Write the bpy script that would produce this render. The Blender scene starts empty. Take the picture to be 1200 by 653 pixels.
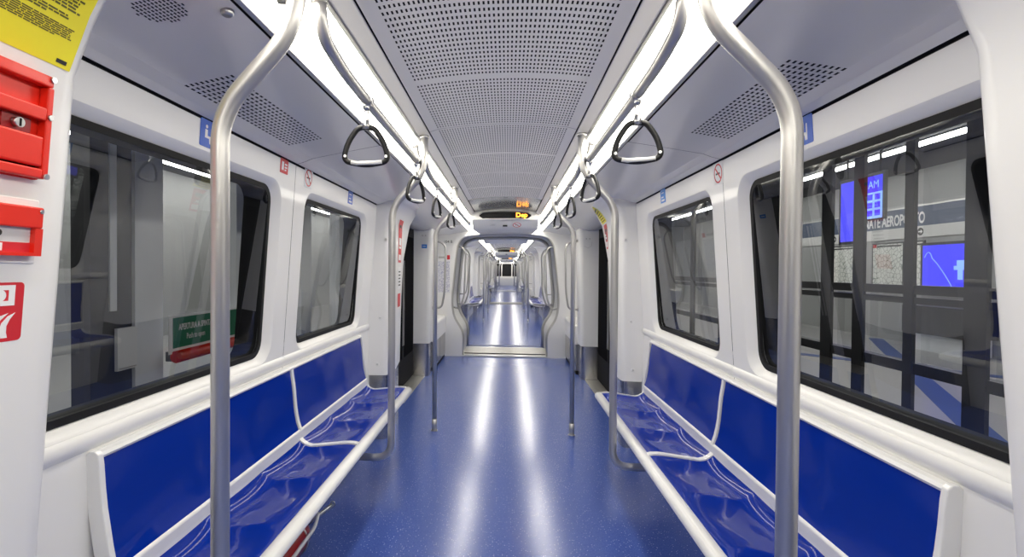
import bpy, bmesh, math, random
from mathutils import Vector, Matrix
random.seed(7)
C = bpy.context.scene.collection
SC = bpy.context.scene
PI = math.pi

# ------------------------------------------------------------------ camera, world, exposure
F, CX, CH, YAW, PITCH, ROLL, PX, PY = 599.4, 0.032, 1.4, .0857, .0135, .0065, 542.8, 324.1
cam = bpy.data.cameras.new('camera'); camo = bpy.data.objects.new('camera', cam); C.objects.link(camo)
cam.sensor_width = 36; cam.lens = F / 1200 * 36; cam.sensor_fit = 'HORIZONTAL'
cam.shift_x = (600 - PX) / 1200; cam.shift_y = -(326.5 - PY) / 1200
cam.clip_start = .02; cam.clip_end = 200
cw, sw, cp, sp = math.cos(YAW), math.sin(YAW), math.cos(PITCH), math.sin(PITCH)
right = Vector((cw, sw, 0)); fl = Vector((-sw, cw, 0)); up0 = Vector((0, 0, 1))
fwd = cp * fl - sp * up0; up = sp * fl + cp * up0
cr, sr = math.cos(ROLL), math.sin(ROLL)
ax = cr * right + sr * up; ay = -sr * right + cr * up
m = Matrix((ax, ay, -fwd)).transposed().to_4x4(); m.translation = (CX, 0, CH)
camo.matrix_world = m
SC.camera = camo
SC.view_settings.view_transform = 'Standard'; SC.view_settings.look = 'None'
SC.view_settings.gamma = 1; SC.view_settings.use_curve_mapping = False
SC.view_settings.exposure = -0.10
SC.cycles.max_bounces = 10; SC.cycles.diffuse_bounces = 5; SC.cycles.glossy_bounces = 5
SC.cycles.transparent_max_bounces = 16
SC.cycles.caustics_reflective = False; SC.cycles.sample_clamp_indirect = 6
w = bpy.data.worlds.new('world'); SC.world = w; w.use_nodes = True
w.node_tree.nodes['Background'].inputs[0].default_value = (.02, .021, .024, 1)
w.node_tree.nodes['Background'].inputs[1].default_value = .5
STRIP = 15.0           # strength of the ceiling light strips
STATION = 26.0         # strength of the platform lamps

# ------------------------------------------------------------------ materials
def mat(name, col, rough=.5, metal=0, coat=0, coat_rough=.05, emit=None, es=0, spec=.5, bump=0, bscale=400, vary=0, vscale=6):
    M = bpy.data.materials.new(name); M.use_nodes = True
    nt = M.node_tree; b = nt.nodes['Principled BSDF']
    b.inputs['Base Color'].default_value = (*col, 1); b.inputs['Roughness'].default_value = rough
    b.inputs['Metallic'].default_value = metal; b.inputs['Coat Weight'].default_value = coat
    b.inputs['Coat Roughness'].default_value = coat_rough; b.inputs['Specular IOR Level'].default_value = spec
    if emit:
        b.inputs['Emission Color'].default_value = (*emit, 1); b.inputs['Emission Strength'].default_value = es
    tc = nt.nodes.new('ShaderNodeTexCoord')
    if bump:
        n = nt.nodes.new('ShaderNodeTexNoise'); n.inputs['Scale'].default_value = bscale
        nt.links.new(tc.outputs['Object'], n.inputs['Vector'])
        bp = nt.nodes.new('ShaderNodeBump'); bp.inputs['Strength'].default_value = bump; bp.inputs['Distance'].default_value = .002
        nt.links.new(n.outputs['Fac'], bp.inputs['Height']); nt.links.new(bp.outputs['Normal'], b.inputs['Normal'])
    if vary:
        n = nt.nodes.new('ShaderNodeTexNoise'); n.inputs['Scale'].default_value = vscale
        nt.links.new(tc.outputs['Object'], n.inputs['Vector'])
        mx = nt.nodes.new('ShaderNodeMix'); mx.data_type = 'RGBA'
        mx.inputs['A'].default_value = (*[c * (1 - vary) for c in col], 1); mx.inputs['B'].default_value = (*[min(1, c * (1 + vary)) for c in col], 1)
        nt.links.new(n.outputs['Fac'], mx.inputs['Factor']); nt.links.new(mx.outputs['Result'], b.inputs['Base Color'])
    return M

def steel_mat(name, v, rough, stretch=(60, 60, 2)):
    M = mat(name, (v, v * .985, v * .955), rough, 1)
    nt = M.node_tree; b = nt.nodes['Principled BSDF']
    tc = nt.nodes.new('ShaderNodeTexCoord'); mp = nt.nodes.new('ShaderNodeMapping'); mp.inputs['Scale'].default_value = stretch
    n = nt.nodes.new('ShaderNodeTexNoise'); n.inputs['Scale'].default_value = 6; n.inputs['Detail'].default_value = 4
    nt.links.new(tc.outputs['Object'], mp.inputs['Vector']); nt.links.new(mp.outputs['Vector'], n.inputs['Vector'])
    mr = nt.nodes.new('ShaderNodeMapRange'); mr.inputs['To Min'].default_value = rough - .02; mr.inputs['To Max'].default_value = rough + .03
    nt.links.new(n.outputs['Fac'], mr.inputs['Value']); nt.links.new(mr.outputs['Result'], b.inputs['Roughness'])
    return M

def floor_mat():
    M = mat('floor_vinyl', (.055, .10, .40), .205, spec=.6)
    nt = M.node_tree; b = nt.nodes['Principled BSDF']
    tc = nt.nodes.new('ShaderNodeTexCoord')
    vo = nt.nodes.new('ShaderNodeTexVoronoi'); vo.inputs['Scale'].default_value = 95
    nt.links.new(tc.outputs['Object'], vo.inputs['Vector'])
    ra = nt.nodes.new('ShaderNodeValToRGB')
    ra.color_ramp.elements[0].position = .16; ra.color_ramp.elements[0].color = (.42, .50, .85, 1)
    ra.color_ramp.elements[1].position = .30; ra.color_ramp.elements[1].color = (.056, .10, .37, 1)
    nt.links.new(vo.outputs['Distance'], ra.inputs['Fac'])
    n = nt.nodes.new('ShaderNodeTexNoise'); n.inputs['Scale'].default_value = 180; n.inputs['Detail'].default_value = 4
    nt.links.new(tc.outputs['Object'], n.inputs['Vector'])
    r2 = nt.nodes.new('ShaderNodeValToRGB')
    r2.color_ramp.elements[0].position = .35; r2.color_ramp.elements[0].color = (.050, .090, .33, 1)
    r2.color_ramp.elements[1].position = .7; r2.color_ramp.elements[1].color = (.085, .145, .46, 1)
    nt.links.new(n.outputs['Fac'], r2.inputs['Fac'])
    vc = nt.nodes.new('ShaderNodeMath'); vc.operation = 'GREATER_THAN'; vc.inputs[1].default_value = .70
    sx = nt.nodes.new('ShaderNodeSeparateColor'); nt.links.new(vo.outputs['Color'], sx.inputs[0]); nt.links.new(sx.outputs[0], vc.inputs[0])
    mx = nt.nodes.new('ShaderNodeMix'); mx.data_type = 'RGBA'
    nt.links.new(vc.outputs[0], mx.inputs['Factor']); nt.links.new(r2.outputs['Color'], mx.inputs['A']); nt.links.new(ra.outputs['Color'], mx.inputs['B'])
    lt = nt.nodes.new('ShaderNodeMix'); lt.data_type = 'RGBA'; lt.blend_type = 'MIX'; lt.inputs['Factor'].default_value = .1
    nt.links.new(mx.outputs['Result'], lt.inputs['A']); nt.links.new(r2.outputs['Color'], lt.inputs['B'])
    nt.links.new(lt.outputs['Result'], b.inputs['Base Color'])
    bp = nt.nodes.new('ShaderNodeBump'); bp.inputs['Strength'].default_value = .12; bp.inputs['Distance'].default_value = .001
    nt.links.new(n.outputs['Fac'], bp.inputs['Height']); nt.links.new(bp.outputs['Normal'], b.inputs['Normal'])
    return M

def glass_mat(name, tint=(.80, .815, .83), r0=.105):
    M = bpy.data.materials.new(name); M.use_nodes = True; nt = M.node_tree; nt.nodes.clear()
    out = nt.nodes.new('ShaderNodeOutputMaterial'); mix = nt.nodes.new('ShaderNodeMixShader')
    tr = nt.nodes.new('ShaderNodeBsdfTransparent'); tr.inputs[0].default_value = (*tint, 1)
    gl = nt.nodes.new('ShaderNodeBsdfGlossy'); gl.inputs['Roughness'].default_value = .0; gl.inputs[0].default_value = (.95, .97, 1, 1)
    g = nt.nodes.new('ShaderNodeNewGeometry'); dp = nt.nodes.new('ShaderNodeVectorMath'); dp.operation = 'DOT_PRODUCT'
    nt.links.new(g.outputs['Normal'], dp.inputs[0]); nt.links.new(g.outputs['Incoming'], dp.inputs[1])
    ab = nt.nodes.new('ShaderNodeMath'); ab.operation = 'ABSOLUTE'; nt.links.new(dp.outputs['Value'], ab.inputs[0])
    su = nt.nodes.new('ShaderNodeMath'); su.operation = 'SUBTRACT'; su.inputs[0].default_value = 1; nt.links.new(ab.outputs[0], su.inputs[1])
    pw = nt.nodes.new('ShaderNodeMath'); pw.operation = 'POWER'; pw.inputs[1].default_value = 5; nt.links.new(su.outputs[0], pw.inputs[0])
    ma = nt.nodes.new('ShaderNodeMath'); ma.operation = 'MULTIPLY_ADD'; ma.inputs[1].default_value = 1 - r0; ma.inputs[2].default_value = r0
    nt.links.new(pw.outputs[0], ma.inputs[0])
    nt.links.new(ma.outputs[0], mix.inputs[0]); nt.links.new(tr.outputs[0], mix.inputs[1]); nt.links.new(gl.outputs[0], mix.inputs[2])
    nt.links.new(mix.outputs[0], out.inputs[0])
    return M

def poster_mat(name, bg, ink, scale):
    M = mat(name, bg, .5); nt = M.node_tree; b = nt.nodes['Principled BSDF']
    tc = nt.nodes.new('ShaderNodeTexCoord')
    vo = nt.nodes.new('ShaderNodeTexVoronoi'); vo.feature = 'DISTANCE_TO_EDGE'; vo.inputs['Scale'].default_value = scale
    nt.links.new(tc.outputs['Object'], vo.inputs['Vector'])
    ra = nt.nodes.new('ShaderNodeValToRGB')
    ra.color_ramp.elements[0].position = .02; ra.color_ramp.elements[0].color = (*ink, 1)
    ra.color_ramp.elements[1].position = .06; ra.color_ramp.elements[1].color = (*bg, 1)
    nt.links.new(vo.outputs['Distance'], ra.inputs['Fac']); nt.links.new(ra.outputs['Color'], b.inputs['Base Color'])
    return M

WHITE = mat('white_gelcoat', (.84, .835, .82), .32, coat=.15, bump=.03, bscale=250)
ENDWHITE = mat('white_laminate', (.78, .78, .77), .4)
GREY = mat('grey_cove_laminate', (.86, .835, .79), .22, coat=.4, coat_rough=.12, bump=.02, bscale=150)
CEIL = mat('grey_painted_sheet', (.86, .835, .785), .40, metal=.0)
GLOSSY = mat('grey_glossy_sheet', (.36, .36, .355), .12, metal=.3)
DARKGAP = mat('black_gap', (.012, .012, .013), .7, spec=.15)
PLENUM = mat('black_plenum', (.006, .006, .007), .9)
RUBBER = mat('black_rubber', (.012, .012, .013), .6, spec=.2)
STEEL = steel_mat('brushed_steel_tube', .54, .36)
STEEL.node_tree.nodes['Principled BSDF'].inputs['Metallic'].default_value = .8
STEELPLATE = steel_mat('brushed_steel_plate', .50, .24, (3, 3, 60))
CHROME = mat('chrome', (.55, .55, .55), .3, 1)
ALU = steel_mat('grey_aluminium', .55, .38, (2, 40, 40))
BLUE = mat('blue_seat_plastic', (.001, .024, .29), .25, coat=.42, coat_rough=.03, spec=.05)
SEATWHITE = mat('white_seat_trim', (.82, .82, .81), .28, coat=.3)
FLOOR = floor_mat()
GLASS = glass_mat('window_glass')
CLEAR = glass_mat('clear_glass', (.9, .92, .92), .05)
LIGHT = mat('light_diffuser', (.9, .9, .9), .5, emit=(1, .95, .835), es=STRIP)
RED = mat('red_plastic', (.74, .022, .008), .38, coat=.1)
DARKRED = mat('dark_red_enamel', (.28, .008, .010), .3, coat=.3)
REDINK = mat('red_print', (.62, .02, .03), .45)
WHITEINK = mat('white_print', (.85, .85, .85), .5)
BLACKINK = mat('black_print', (.02, .02, .02), .5)
YELLOW = mat('yellow_sticker_paper', (.93, .83, .03), .45)
OLIVEINK = mat('dark_olive_print', (.12, .11, .01), .5)
BLUEINK = mat('blue_print', (.01, .10, .55), .4)
SKYINK = mat('light_blue_print', (.03, .25, .75), .4)
STRAPBLACK = mat('strap_black_plastic', (.012, .012, .013), .45, spec=.3)
STRAPGREY = mat('strap_pale_grip', (.62, .62, .62), .3)
DISPLAY = mat('display_black_glass', (.008, .008, .009), .12)
DOORGLASS = mat('door_black_glass', (.006, .006, .007), .8, spec=.02)
ORANGE = mat('orange_led', (.9, .3, .02), .5, emit=(1, .33, .03), es=5)
GREENSIGN = mat('green_sign', (.01, .17, .085), .4)
PLATGREY = mat('platform_post_grey', (.80, .82, .85), .4, vary=.05)
PLATDARK = mat('platform_dark_frame', (.03, .031, .034), .35)
PLATWALL = mat('platform_wall_panel', (.36, .365, .36), .55, vary=.06, vscale=2)
PLATFLOOR = mat('platform_floor_stone', (.42, .415, .40), .3, vary=.1, vscale=25)
PLATCEIL = mat('platform_ceiling_dark', (.05, .05, .055), .8)
PLATBLUE = mat('platform_blue_band', (.02, .07, .28), .4)
SCREENBLUE = mat('screen_blue', (.01, .01, .2), .3, emit=(.05, .045, 1), es=1.5)
SCREENPALE = mat('screen_pale_blue', (.1, .2, .6), .3, emit=(.25, .45, 1), es=1.6)
STATLAMP = mat('station_lamp', (.9, .9, .9), .5, emit=(1, .97, .92), es=STATION)
SIGNNAVY = mat('sign_navy_band', (.06, .09, .16), .4)
SIGNWHITE = mat('sign_white_band', (.70, .70, .68), .4)
MAPPAPER = poster_mat('poster_map_print', (.85, .86, .80), (.22, .26, .22), 11)
ROUTEPAPER = poster_mat('route_map_print', (.74, .74, .78), (.38, .38, .55), 24)
CONCRETE = mat('trackbed_concrete', (.10, .10, .10), .8, vary=.2)

# ------------------------------------------------------------------ mesh builder
class MB:
    def __init__(s): s.v = []; s.f = []; s.sm = []
    def add(s, vs, fs, smooth=False):
        o = len(s.v); s.v += [tuple(p) for p in vs]
        for f in fs: s.f.append(tuple(o + i for i in f)); s.sm.append(smooth)
        return s
    def box(s, x0, x1, y0, y1, z0, z1):
        x0, x1 = min(x0, x1), max(x0, x1); y0, y1 = min(y0, y1), max(y0, y1); z0, z1 = min(z0, z1), max(z0, z1)
        return s.add([(x0, y0, z0), (x1, y0, z0), (x1, y1, z0), (x0, y1, z0), (x0, y0, z1), (x1, y0, z1), (x1, y1, z1), (x0, y1, z1)],
                     [(0, 3, 2, 1), (4, 5, 6, 7), (0, 1, 5, 4), (1, 2, 6, 5), (2, 3, 7, 6), (3, 0, 4, 7)])
    def tube(s, path, r, seg=14, closed=False, caps=True):
        P = [Vector(p) for p in path]; n = len(P)
        T = []
        for i in range(n):
            if closed: t = P[(i + 1) % n] - P[i - 1]
            elif i == 0: t = P[1] - P[0]
            elif i == n - 1: t = P[-1] - P[-2]
            else: t = (P[i + 1] - P[i]).normalized() + (P[i] - P[i - 1]).normalized()
            T.append(t.normalized())
        a = Vector((0, 0, 1)) if abs(T[0].z) < .9 else Vector((1, 0, 0))
        N = (a - T[0] * a.dot(T[0])).normalized(); vs = []
        for i in range(n):
            N = (N - T[i] * N.dot(T[i])).normalized(); B = T[i].cross(N)
            rr = r[i] if isinstance(r, (list, tuple)) else r
            for k in range(seg):
                an = 2 * PI * k / seg; vs.append(P[i] + (N * math.cos(an) + B * math.sin(an)) * rr)
        fs = []
        for i in range(n if closed else n - 1):
            j = (i + 1) % n
            for k in range(seg):
                l = (k + 1) % seg; fs.append((i * seg + k, i * seg + l, j * seg + l, j * seg + k))
        s.add(vs, fs, True)
        if caps and not closed:
            o = len(s.v) - n * seg
            s.f.append(tuple(o + k for k in range(seg))[::-1]); s.sm.append(False)
            s.f.append(tuple(o + (n - 1) * seg + k for k in range(seg))); s.sm.append(False)
        return s
    def sweep(s, prof, ys, closed=False, caps=False, smooth=False):
        """profile of (x, z) points carried along the train (y)"""
        n = len(prof); vs = [(x, y, z) for y in ys for x, z in prof]; fs = []
        for i in range(len(ys) - 1):
            for k in range(n if closed else n - 1):
                l = (k + 1) % n; fs.append((i * n + k, i * n + l, (i + 1) * n + l, (i + 1) * n + k))
        if caps and closed:
            fs.append(tuple(range(n))[::-1]); fs.append(tuple((len(ys) - 1) * n + k for k in range(n)))
        return s.add(vs, fs, smooth)
    def grid(s, fn, us, vs_, smooth=True, mask=None):
        nu, nv = len(us), len(vs_)
        V = [fn(u, v) for u in us for v in vs_]
        Fs = [(i * nv + j, (i + 1) * nv + j, (i + 1) * nv + j + 1, i * nv + j + 1) for i in range(nu - 1) for j in range(nv - 1)
              if mask is None or mask(i, j)]
        return s.add(V, Fs, smooth)
    def prism(s, poly, fr, c0, c1):
        """polygon (a, b) in frame fr, from depth c0 to c1"""
        n = len(poly); vs = [fr(a, b, c0) for a, b in poly] + [fr(a, b, c1) for a, b in poly]
        fs = [tuple(range(n))[::-1], tuple(n + k for k in range(n))] + [(k, (k + 1) % n, n + (k + 1) % n, n + k) for k in range(n)]
        return s.add(vs, fs)
    def disc(s, c, nrm, r, h, seg=16):
        c = Vector(c); nrm = Vector(nrm).normalized()
        return s.tube([c, c + nrm * h], r, seg)
    def build(s, name, material, parent=None, loc=None, bevel=0):
        me = bpy.data.meshes.new(name)
        o = Vector(WL.get(parent, (0, 0, 0))) if parent else Vector(loc or (0, 0, 0))
        me.from_pydata([tuple(Vector(p) - o) for p in s.v], [], s.f)
        me.materials.append(material)
        me.polygons.foreach_set('use_smooth', s.sm)
        bm = bmesh.new(); bm.from_mesh(me); bmesh.ops.recalc_face_normals(bm, faces=bm.faces); bm.to_mesh(me); bm.free()
        ob = bpy.data.objects.new(name, me); C.objects.link(ob)
        if parent: ob.parent = parent; WL[ob] = WL[parent]
        else: ob.location = o; WL[ob] = o
        if bevel:
            b = ob.modifiers.new('edge', 'BEVEL'); b.width = bevel; b.segments = 2; b.limit_method = 'ANGLE'
        return ob
WL = {}
REPEAT = []            # (top-level object, label template) copied into the further carriages
CARS = ['nearest carriage', 'second carriage', 'third carriage', 'last carriage']
PITCHY = 12.5

def thing(name, label, cat, loc, group=None, repeat=False, kind=None):
    o = bpy.data.objects.new(name, None); C.objects.link(o); o.location = loc; o.empty_display_size = .1; WL[o] = Vector(loc)
    if label: o['label'] = label.format(c=CARS[0])
    if cat: o['category'] = cat
    if group: o['group'] = group
    if kind: o['kind'] = kind
    if repeat: REPEAT.append((o, label))
    return o
def struct(name, loc=(0, 0, 0), repeat=False):
    o = bpy.data.objects.new(name, None); C.objects.link(o); o.location = loc; o.empty_display_size = .1; WL[o] = Vector(loc)
    o['kind'] = 'structure'
    if repeat: REPEAT.append((o, None))
    return o
def solo(o, kind='structure', repeat=False, label=None, cat=None, group=None):
    if kind: o['kind'] = kind
    if label: o['label'] = label.format(c=CARS[0]); o['category'] = cat
    if group: o['group'] = group
    if repeat: REPEAT.append((o, label))
    return o
def copy_tree(o, parent=None, dy=0):
    c = o.copy(); C.objects.link(c)
    if parent: c.parent = parent
    else: c.location = Vector(o.location) + Vector((0, dy, 0))
    for ch in list(o.children): copy_tree(ch, c)
    return c
def frame(O, r, u):
    O, r, u = Vector(O), Vector(r).normalized(), Vector(u).normalized(); n = r.cross(u).normalized(); u = n.cross(r)
    return lambda a, b, c=0: tuple(O + r * a + u * b + n * c)
def text(body, size, fr, material, parent, name='lettering', depth=.0006, align='CENTER', bold=0, sx=1):
    cu = bpy.data.curves.new(name, 'FONT'); cu.body = body; cu.size = size; cu.align_x = align; cu.align_y = 'CENTER'
    cu.extrude = depth; cu.offset = bold; cu.resolution_u = 3; cu.materials.append(material)
    tmp = bpy.data.objects.new('tmp', cu); C.objects.link(tmp)
    me = bpy.data.meshes.new_from_object(tmp.evaluated_get(bpy.context.evaluated_depsgraph_get()))
    bpy.data.objects.remove(tmp); bpy.data.curves.remove(cu)
    me.materials.clear(); me.materials.append(material); me.name = name
    o = bpy.data.objects.new(name, me); C.objects.link(o)
    O = Vector(fr(0, 0, 0)); r = Vector(fr(1, 0, 0)) - O; u = Vector(fr(0, 1, 0)) - O; n = Vector(fr(0, 0, 1)) - O
    mm = Matrix((r * sx, u, n)).transposed().to_4x4(); mm.translation = O - (Vector(WL[parent]) if parent else Vector((0, 0, 0)))
    if parent: o.parent = parent; WL[o] = WL[parent]
    o.matrix_local = mm
    return o
def rrect(a0, a1, b0, b1, r, n=5):
    P = []
    for cx, cy, s in ((a1 - r, b0 + r, -PI / 2), (a1 - r, b1 - r, 0), (a0 + r, b1 - r, PI / 2), (a0 + r, b0 + r, PI)):
        for k in range(n + 1):
            an = s + PI / 2 * k / n; P.append((cx + r * math.cos(an), cy + r * math.sin(an)))
    return P
def rect(a0, a1, b0, b1): return [(a0, b0), (a1, b0), (a1, b1), (a0, b1)]
def circ(a, b, r, n=20): return [(a + r * math.cos(2 * PI * k / n), b + r * math.sin(2 * PI * k / n)) for k in range(n)]
def fillet(pts, r, n=6):
    P = [Vector(p) for p in pts]; out = [P[0]]
    for i in range(1, len(P) - 1):
        rr = r[i - 1] if isinstance(r, (list, tuple)) else r
        a = (P[i - 1] - P[i]); b = (P[i + 1] - P[i]); d = min(rr, a.length * .48, b.length * .48)
        A = P[i] + a.normalized() * d; B = P[i] + b.normalized() * d
        for k in range(n + 1):
            t = k / n; out.append(A * (1 - t) ** 2 + P[i] * 2 * t * (1 - t) + B * t * t)
    out.append(P[-1]); return out
def interp(x, xs, ys):
    if x <= xs[0]: return ys[0]
    for i in range(len(xs) - 1):
        if x <= xs[i + 1]: return ys[i] + (ys[i + 1] - ys[i]) * (x - xs[i]) / (xs[i + 1] - xs[i])
    return ys[-1]
def frange(a, b, n): return [a + (b - a) * k / n for k in range(n + 1)]
def with_hole(outer, hole):
    """triangulated flat sheet between two outlines -> verts (2d), faces"""
    bm = bmesh.new()
    for ring in (outer, hole):
        vs = [bm.verts.new((a, b, 0)) for a, b in ring]
        for i in range(len(vs)): bm.edges.new((vs[i], vs[(i + 1) % len(vs)]))
    bmesh.ops.triangle_fill(bm, edges=bm.edges[:], use_beauty=True)
    bm.verts.index_update()
    V = [(v.co.x, v.co.y) for v in bm.verts]; Fs = [tuple(v.index for v in f.verts) for f in bm.faces]; bm.free()
    return V, Fs
SIDE = {-1: 'left', 1: 'right'}
YC = 2.55
Y0, Y1 = -3.1, 8.2
mir = lambda y: 2 * YC - y
_n = {}
def num(k): _n[k] = _n.get(k, 0) + 1; return f'{k}_{_n[k]}'

# ================================================================== THE CARRIAGE SHELL
def Wx(z): return interp(z, [0, .45, .9, 1.92], [1.06, 1.09, 1.10, 1.03])
FLR = solo(MB().box(-1.2, 1.2, Y0, Y1, -.03, 0).build('floor', FLOOR), repeat=True)

# ---- side walls with windows
WIN = [(1.12, 2.31), (2.69, 3.79)]
def side_wall(s):
    wl = struct(f'wall_{SIDE[s]}', (s * 1.05, YC, 0), True)
    for k, (y0, y1) in enumerate(WIN):
        a0, a1 = ((1.02, 2.498), (2.502, 4.12))[k]
        hole = rrect(y0 - .05, y1 + .05, .955, 1.815, .10, 6)
        V, Fs = with_hole(rect(a0, a1, .90, 1.918) , hole)
        mb = MB(); mb.add([(s * Wx(z), y, z) for y, z in V], Fs)
        g = rrect(y0, y1, .985, 1.785, .075, 6); n = len(hole)
        mid = rrect(y0 - .035, y1 + .035, .963, 1.805, .095, 6)
        vs = [(s * Wx(z), y, z) for y, z in hole] + [(s * (Wx(z) + .006), y, z) for y, z in mid] + [(s * (Wx(z) + .034), y, z) for y, z in g]
        mb.add(vs, [(r * n + i, r * n + (i + 1) % n, (r + 1) * n + (i + 1) % n, (r + 1) * n + i) for r in (0, 1) for i in range(n)], True)
        mb.build('wall_panel', WHITE, wl)
        # ledge under the window
        pr = [(1.10, .957), (1.093, .952), (1.088, .945), (1.085, .935), (1.085, .924), (1.089, .913), (1.095, .905), (1.10, .900)]
        MB().sweep([(s * x, z) for x, z in pr], [a0, min(a1, 4.09)], smooth=True).build('ledge', WHITE, wl)
        # lower wall
        MB().sweep([(s * Wx(z), z) for z in (.90, .45, 0)], [a0, a1]).build('lower_panel', WHITE, wl)
        # window
        wn = struct(num('window'), (s * 1.1, (y0 + y1) / 2, .985), True)
        inn = rrect(y0 + .022, y1 - .022, 1.007, 1.763, .06, 6)
        mb = MB(); vs = [(s * (Wx(z) + .034), y, z) for y, z in g] + [(s * (Wx(z) + .028), y, z) for y, z in g] + [(s * (Wx(z) + .028), y, z) for y, z in inn] + [(s * (Wx(z) + .040), y, z) for y, z in inn]
        mb.add(vs, [(r * n + i, r * n + (i + 1) % n, (r + 1) * n + (i + 1) % n, (r + 1) * n + i) for r in (0, 1, 2) for i in range(n)])
        mb.build('gasket', RUBBER, wn)
        pane = MB(); pane.add([(s * (Wx(1.385) + .037 + .09 * (1.385 - z)), y, z) for y, z in rrect(y0 + .004, y1 - .004, .99, 1.78, .07, 6)], [tuple(range(28))])
        pane.build('pane', GLASS, wn)
        # outer frame of the window opening
        mb = MB(); vs = [(s * (Wx(z) + .04), y, z) for y, z in g] + [(s * (Wx(z) + .16), y, z) for y, z in g]
        mb.add(vs, [(i, (i + 1) % n, n + (i + 1) % n, n + i) for i in range(n)]); mb.build('reveal', RUBBER, wn)
    # shadow gap under the cove
    MB().sweep([(s * 1.03, 1.917), (s * 1.036, 1.918), (s * 1.036, 1.926), (s * 1.020, 1.928)], [1.0, 4.12]).build('shadow_gap', DARKGAP, wl)
    # the part of the wall behind doors and cabinets
    for a, b in ((4.1, Y1), (Y0, 1.0)):
        MB().box(s * 1.23, s * 1.25, a, b, 0, 2.0).build('outer_panel', ENDWHITE, wl)
    return wl
for s in (-1, 1): side_wall(s)
# unseen outer skin of the body, added to keep station light out
skin = struct('roof', (0, YC, 2.3), True)
for s in (-1, 1):
    MB().box(s * 1.27, s * 1.30, Y0, Y1, -.5, .93).build('skin_panel', PLATDARK, skin)
    MB().box(s * 1.27, s * 1.30, Y0, Y1, 1.84, 2.42).build('skin_panel', PLATDARK, skin)
MB().box(-1.3, 1.3, Y0, Y1, 2.40, 2.42).build('roof_sheet', PLENUM, skin)

# ---- ceiling
ce = struct('ceiling', (0, YC, 2.15), True)
def arch(x): return 2.152 + .030 * (1 - (x / .39) ** 2)
NC = 49
def perf_sheet(y0, bays):
    bay = .6825; xs = [-.392]; hx = []
    pit = .70 / NC
    for k in range(NC):
        c = -.35 + pit * (k + .5); xs += [c - .003, c + .003]; hx.append(len(xs) - 2)
    xs.append(.392); ys = [y0 + .002]; hy = []; rows = 17; rp = .0377
    for b in range(bays):
        st = y0 + b * bay + (bay - rows * rp) / 2
        for k in range(rows):
            c = st + rp * (k + .5); ys += [c - .0095, c + .0095]; hy.append(len(ys) - 2)
    ys.append(y0 + bays * bay - .002)
    hx, hy = set(hx), set(hy)
    return MB().grid(lambda x, y: (x, y, arch(x) if abs(x) < .391 else 2.145), xs, ys, False, lambda i, j: not (i in hx and j in hy))
proto = None
PB = 1.365
for k in range(-1, 4):
    y = .027 + PB * k
    if proto is None:
        proto = perf_sheet(y, 2).build('ceiling_panel', CEIL, ce); p0 = y
    else:
        o = proto.copy(); C.objects.link(o); o.location = (0, y - p0, 0)
    for s in (-1, 1):
        sc = MB()
        for q in range(3): sc.disc((s * .376, y + .24 + q * .44, arch(.376) + .001), (0, 0, -1), .0045, .003, 8)
        o = sc.build('screw', DARKGAP, ce)
pend = .027 + PB * 4
for a, b in ((pend + .004, 6.66), (-1.5, .027 - PB - .004)):
    MB().grid(lambda x, y: (x, y, arch(x)), frange(-.392, .392, 16), [a, b]).build('ceiling_panel', GLOSSY, ce)
MB().box(-.41, .41, Y0, Y1, 2.26, 2.30).build('plenum', PLENUM, ce)
for s in (-1, 1):
    MB().sweep([(s * .392, 2.145), (s * .394, 2.16), (s * .398, 2.16), (s * .400, 2.148)], [Y0, Y1]).build('joint', DARKGAP, ce)
    MB().sweep([(s * .400, 2.148), (s * .440, 2.112), (s * .444, 2.112)], [Y0, Y1]).build('side_strip', CEIL, ce)
    MB().sweep([(s * .444, 2.112), (s * .446, 2.118), (s * .449, 2.116), (s * .455, 2.100), (s * .457, 2.103)], [Y0, Y1]).build('light_trim', STEEL, ce)
    MB().sweep([(s * .41, 2.16), (s * .41, 2.27)], [Y0, Y1]).build('plenum_side', PLENUM, ce)
# ---- light strips
for s in (-1, 1):
    L = thing('light_strip', f'long glowing white light strip on {SIDE[s]} of ceiling in {{c}}', 'light', (s * .52, YC, 2.06), 'ceiling light strips', True)
    MB().sweep([(s * .455, 2.102), (s * .52, 2.062), (s * .585, 2.024)], [Y0 + .02, Y1 - .01]).build('diffuser', LIGHT, L)
    MB().sweep([(s * .583, 2.026), (s * .585, 2.018), (s * .592, 2.013), (s * .597, 2.014)], [Y0 + .02, 6.93]).build('outer_trim', ALU, L)
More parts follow.
